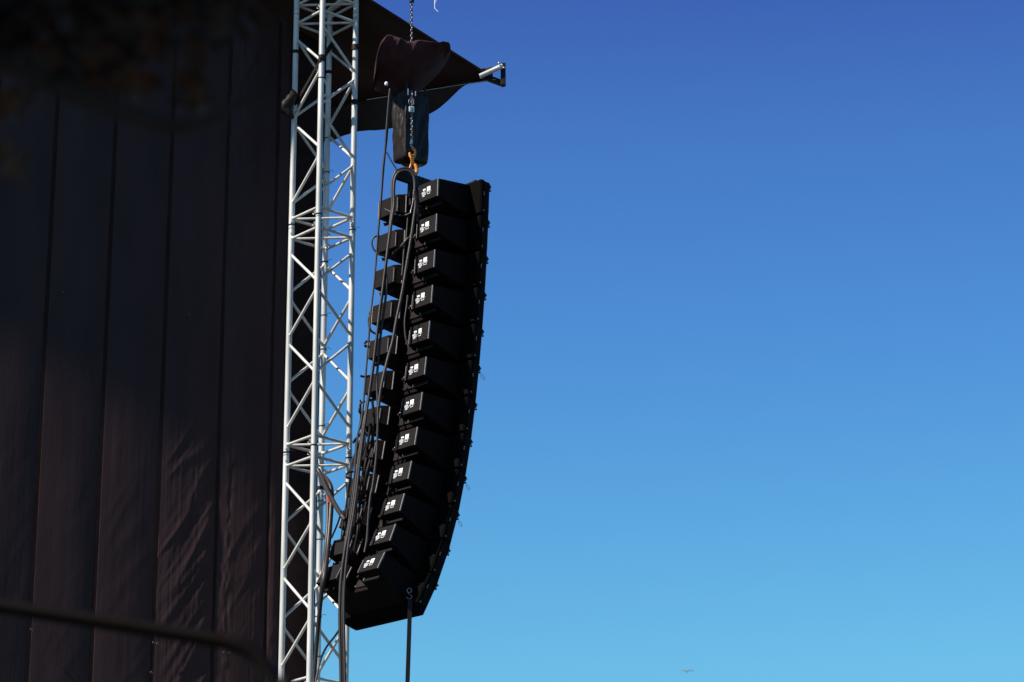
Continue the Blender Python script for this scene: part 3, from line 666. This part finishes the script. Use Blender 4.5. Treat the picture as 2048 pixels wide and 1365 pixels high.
ty = 4.0
tree = thing('tree', 'out of focus dark tree branch with leaves across the upper left foreground', 'tree', (-2.9, 3.6, 0))
to = V((-2.9, 3.6, 0))
MB().tube(smooth_path([to, to + V((0.03, 0.02, 1.5)), to + V((0.15, 0, 3.0)), to + V((0.5, 0.1, 4.6)), to + V((0.8, 0.2, 6.2))], 5), [0.16 - 0.0055 * i for i in range(21)], 12).build('trunk', M['bark'], tree, origin=to)
g = MB()
limbs = [[(-700, 60), (-300, 90), (0, 120), (110, 168), (200, 205), (290, 238), (360, 252), (420, 243), (470, 214), (540, 178)],
         [(-500, -200), (-100, -120), (150, -30), (300, 30), (400, 60), (470, 90)],
         [(-400, 40), (-50, 60), (120, 110), (230, 160), (330, 170)]]
limb_pts = []
for i, l in enumerate(limbs):
    pp = smooth_path([to + V((0.16 + 0.1 * i, 0.02, 3.1 + 0.35 * i))] + [at(x, y, ty + 0.15 * i - 0.1) for x, y in l], 4)
    r0 = 0.028; g.tube(pp, [r0 + (0.0065 - r0) * k / (len(pp) - 1) for k in range(len(pp))], 8); limb_pts += pp[4:]
for lim in (((-0.1, 0, 4.2), (-0.5, -0.3, 5.0)), ((0.3, 0.0, 4.4), (0.9, -0.5, 5.0)), ((0.2, 0, 3.9), (0.7, -0.6, 4.5))):
    g.tube([to + V(lim[0]), to + (V(lim[0]) + V(lim[1])) / 2 + V((0, 0, .1)), to + V(lim[1])], [0.05, 0.035, 0.02], 8)
g.build('branch', M['bark'], tree, origin=to)
def leafset(n, pick, name, m, smin=0.035, smax=0.075):
    g = MB()
    for _ in range(n):
        c = pick(); s_ = random.uniform(smin, smax)
        d = V((random.gauss(0, 1), random.gauss(0, 1), random.gauss(-0.5, 0.7))).normalized(); e = d.cross(V((random.gauss(0, 1), random.gauss(0, 1), random.gauss(0, 1)))).normalized()
        nrm = d.cross(e)
        g.add([c, c + d * s_ * 0.5 + e * s_ * 0.3 + nrm * s_ * .06, c + d * s_, c + d * s_ * 0.5 - e * s_ * 0.3 + nrm * s_ * .06], [(0, 1, 2, 3)])
    return g.build(name, m, tree, origin=to)
def pk_top():
    x = random.uniform(-250, 520); lim = 150 if x < 240 else 150 - (x - 240) * 0.45
    y = random.uniform(-260, 1) + max(0, lim) * random.random() ** 0.6
    return at(x, y, ty + random.uniform(-0.25, 0.45))
leafset(1500, pk_top, 'leaves', M['leaf'])
def pk_low():
    cx, cyy, rx, ry = random.choice(((384, 178, 16, 45), (384, 178, 16, 45), (15, 205, 35, 28), (255, 160, 30, 10), (120, 150, 60, 20), (30, 320, 8, 20)))
    return at(cx + random.gauss(0, rx * .55), cyy + random.gauss(0, ry * .5), ty + random.uniform(-0.1, 0.1))
leafset(130, pk_low, 'drooping_leaves', M['leaf2'], 0.02, 0.05)
def pk_shade_crown():  # unseen leaf mass added left of view to keep sun off branch and handrail
    c, r = random.choice(((V((-2.6, 3.3, 5.2)), 0.95), (V((-1.9, 3.6, 4.75)), 0.65), (V((-3.3, 3.2, 4.6)), 0.9), (V((-1.55, 3.1, 4.6)), 0.5), (V((-1.5, 3.4, 5.3)), 0.8), (V((-1.7, 3.0, 4.0)), 0.45), (V((-2.2, 2.9, 4.5)), 0.7), (V((-2.0, 3.0, 3.5)), 0.5)))
    while True:
        p = V((random.uniform(-1, 1), random.uniform(-1, 1), random.uniform(-1, 1)))
        if 0.2 < p.length < 1: return c + p * r
leafset(9000, pk_shade_crown, 'shade_crown', M['leaf'], 0.06, 0.12)

# ------------------------------------------------------------------ distant gull
bc = at(1374, 1343, 150)
g = MB(); sp = 0.40
def wing(sx):
    vs = []
    prof = [(0.0, 0.0, 0.10), (0.25, 0.085, 0.105), (0.5, 0.10, 0.09), (0.75, 0.085, 0.06), (1.0, 0.055, 0.012)]
    for t, z, c in prof:
        for k, yy in enumerate((-c, c * 0.5)):
            for th in (0.012, -0.012): vs.append(bc + V((sx * t * sp, yy + t * 0.08, z * 0.55 + th * (1 - t * .7))))
    fs = []
    for i in range(4):
        a = i * 4; b2 = a + 4
        fs += [(a, a + 2, b2 + 2, b2), (a + 1, b2 + 1, b2 + 3, a + 3), (a, b2, b2 + 1, a + 1), (a + 2, a + 3, b2 + 3, b2 + 2)]
    fs += [(16, 18, 19, 17)]
    g.add(vs, fs, True)
wing(-1); wing(1)
g.tube([bc + V((0, -0.24, 0.0)), bc + V((0, -0.2, 0.01)), bc + V((0, -0.12, 0)), bc + V((0, 0.0, -0.005)), bc + V((0, 0.16, 0)), bc + V((0, 0.3, 0.0))], [0.008, 0.03, 0.04, 0.05, 0.03, 0.02], 10)
tag(g.build('gull', M['bird'], None, origin=bc), 'tiny far-off gull gliding with spread wings low in the blue sky', 'bird')
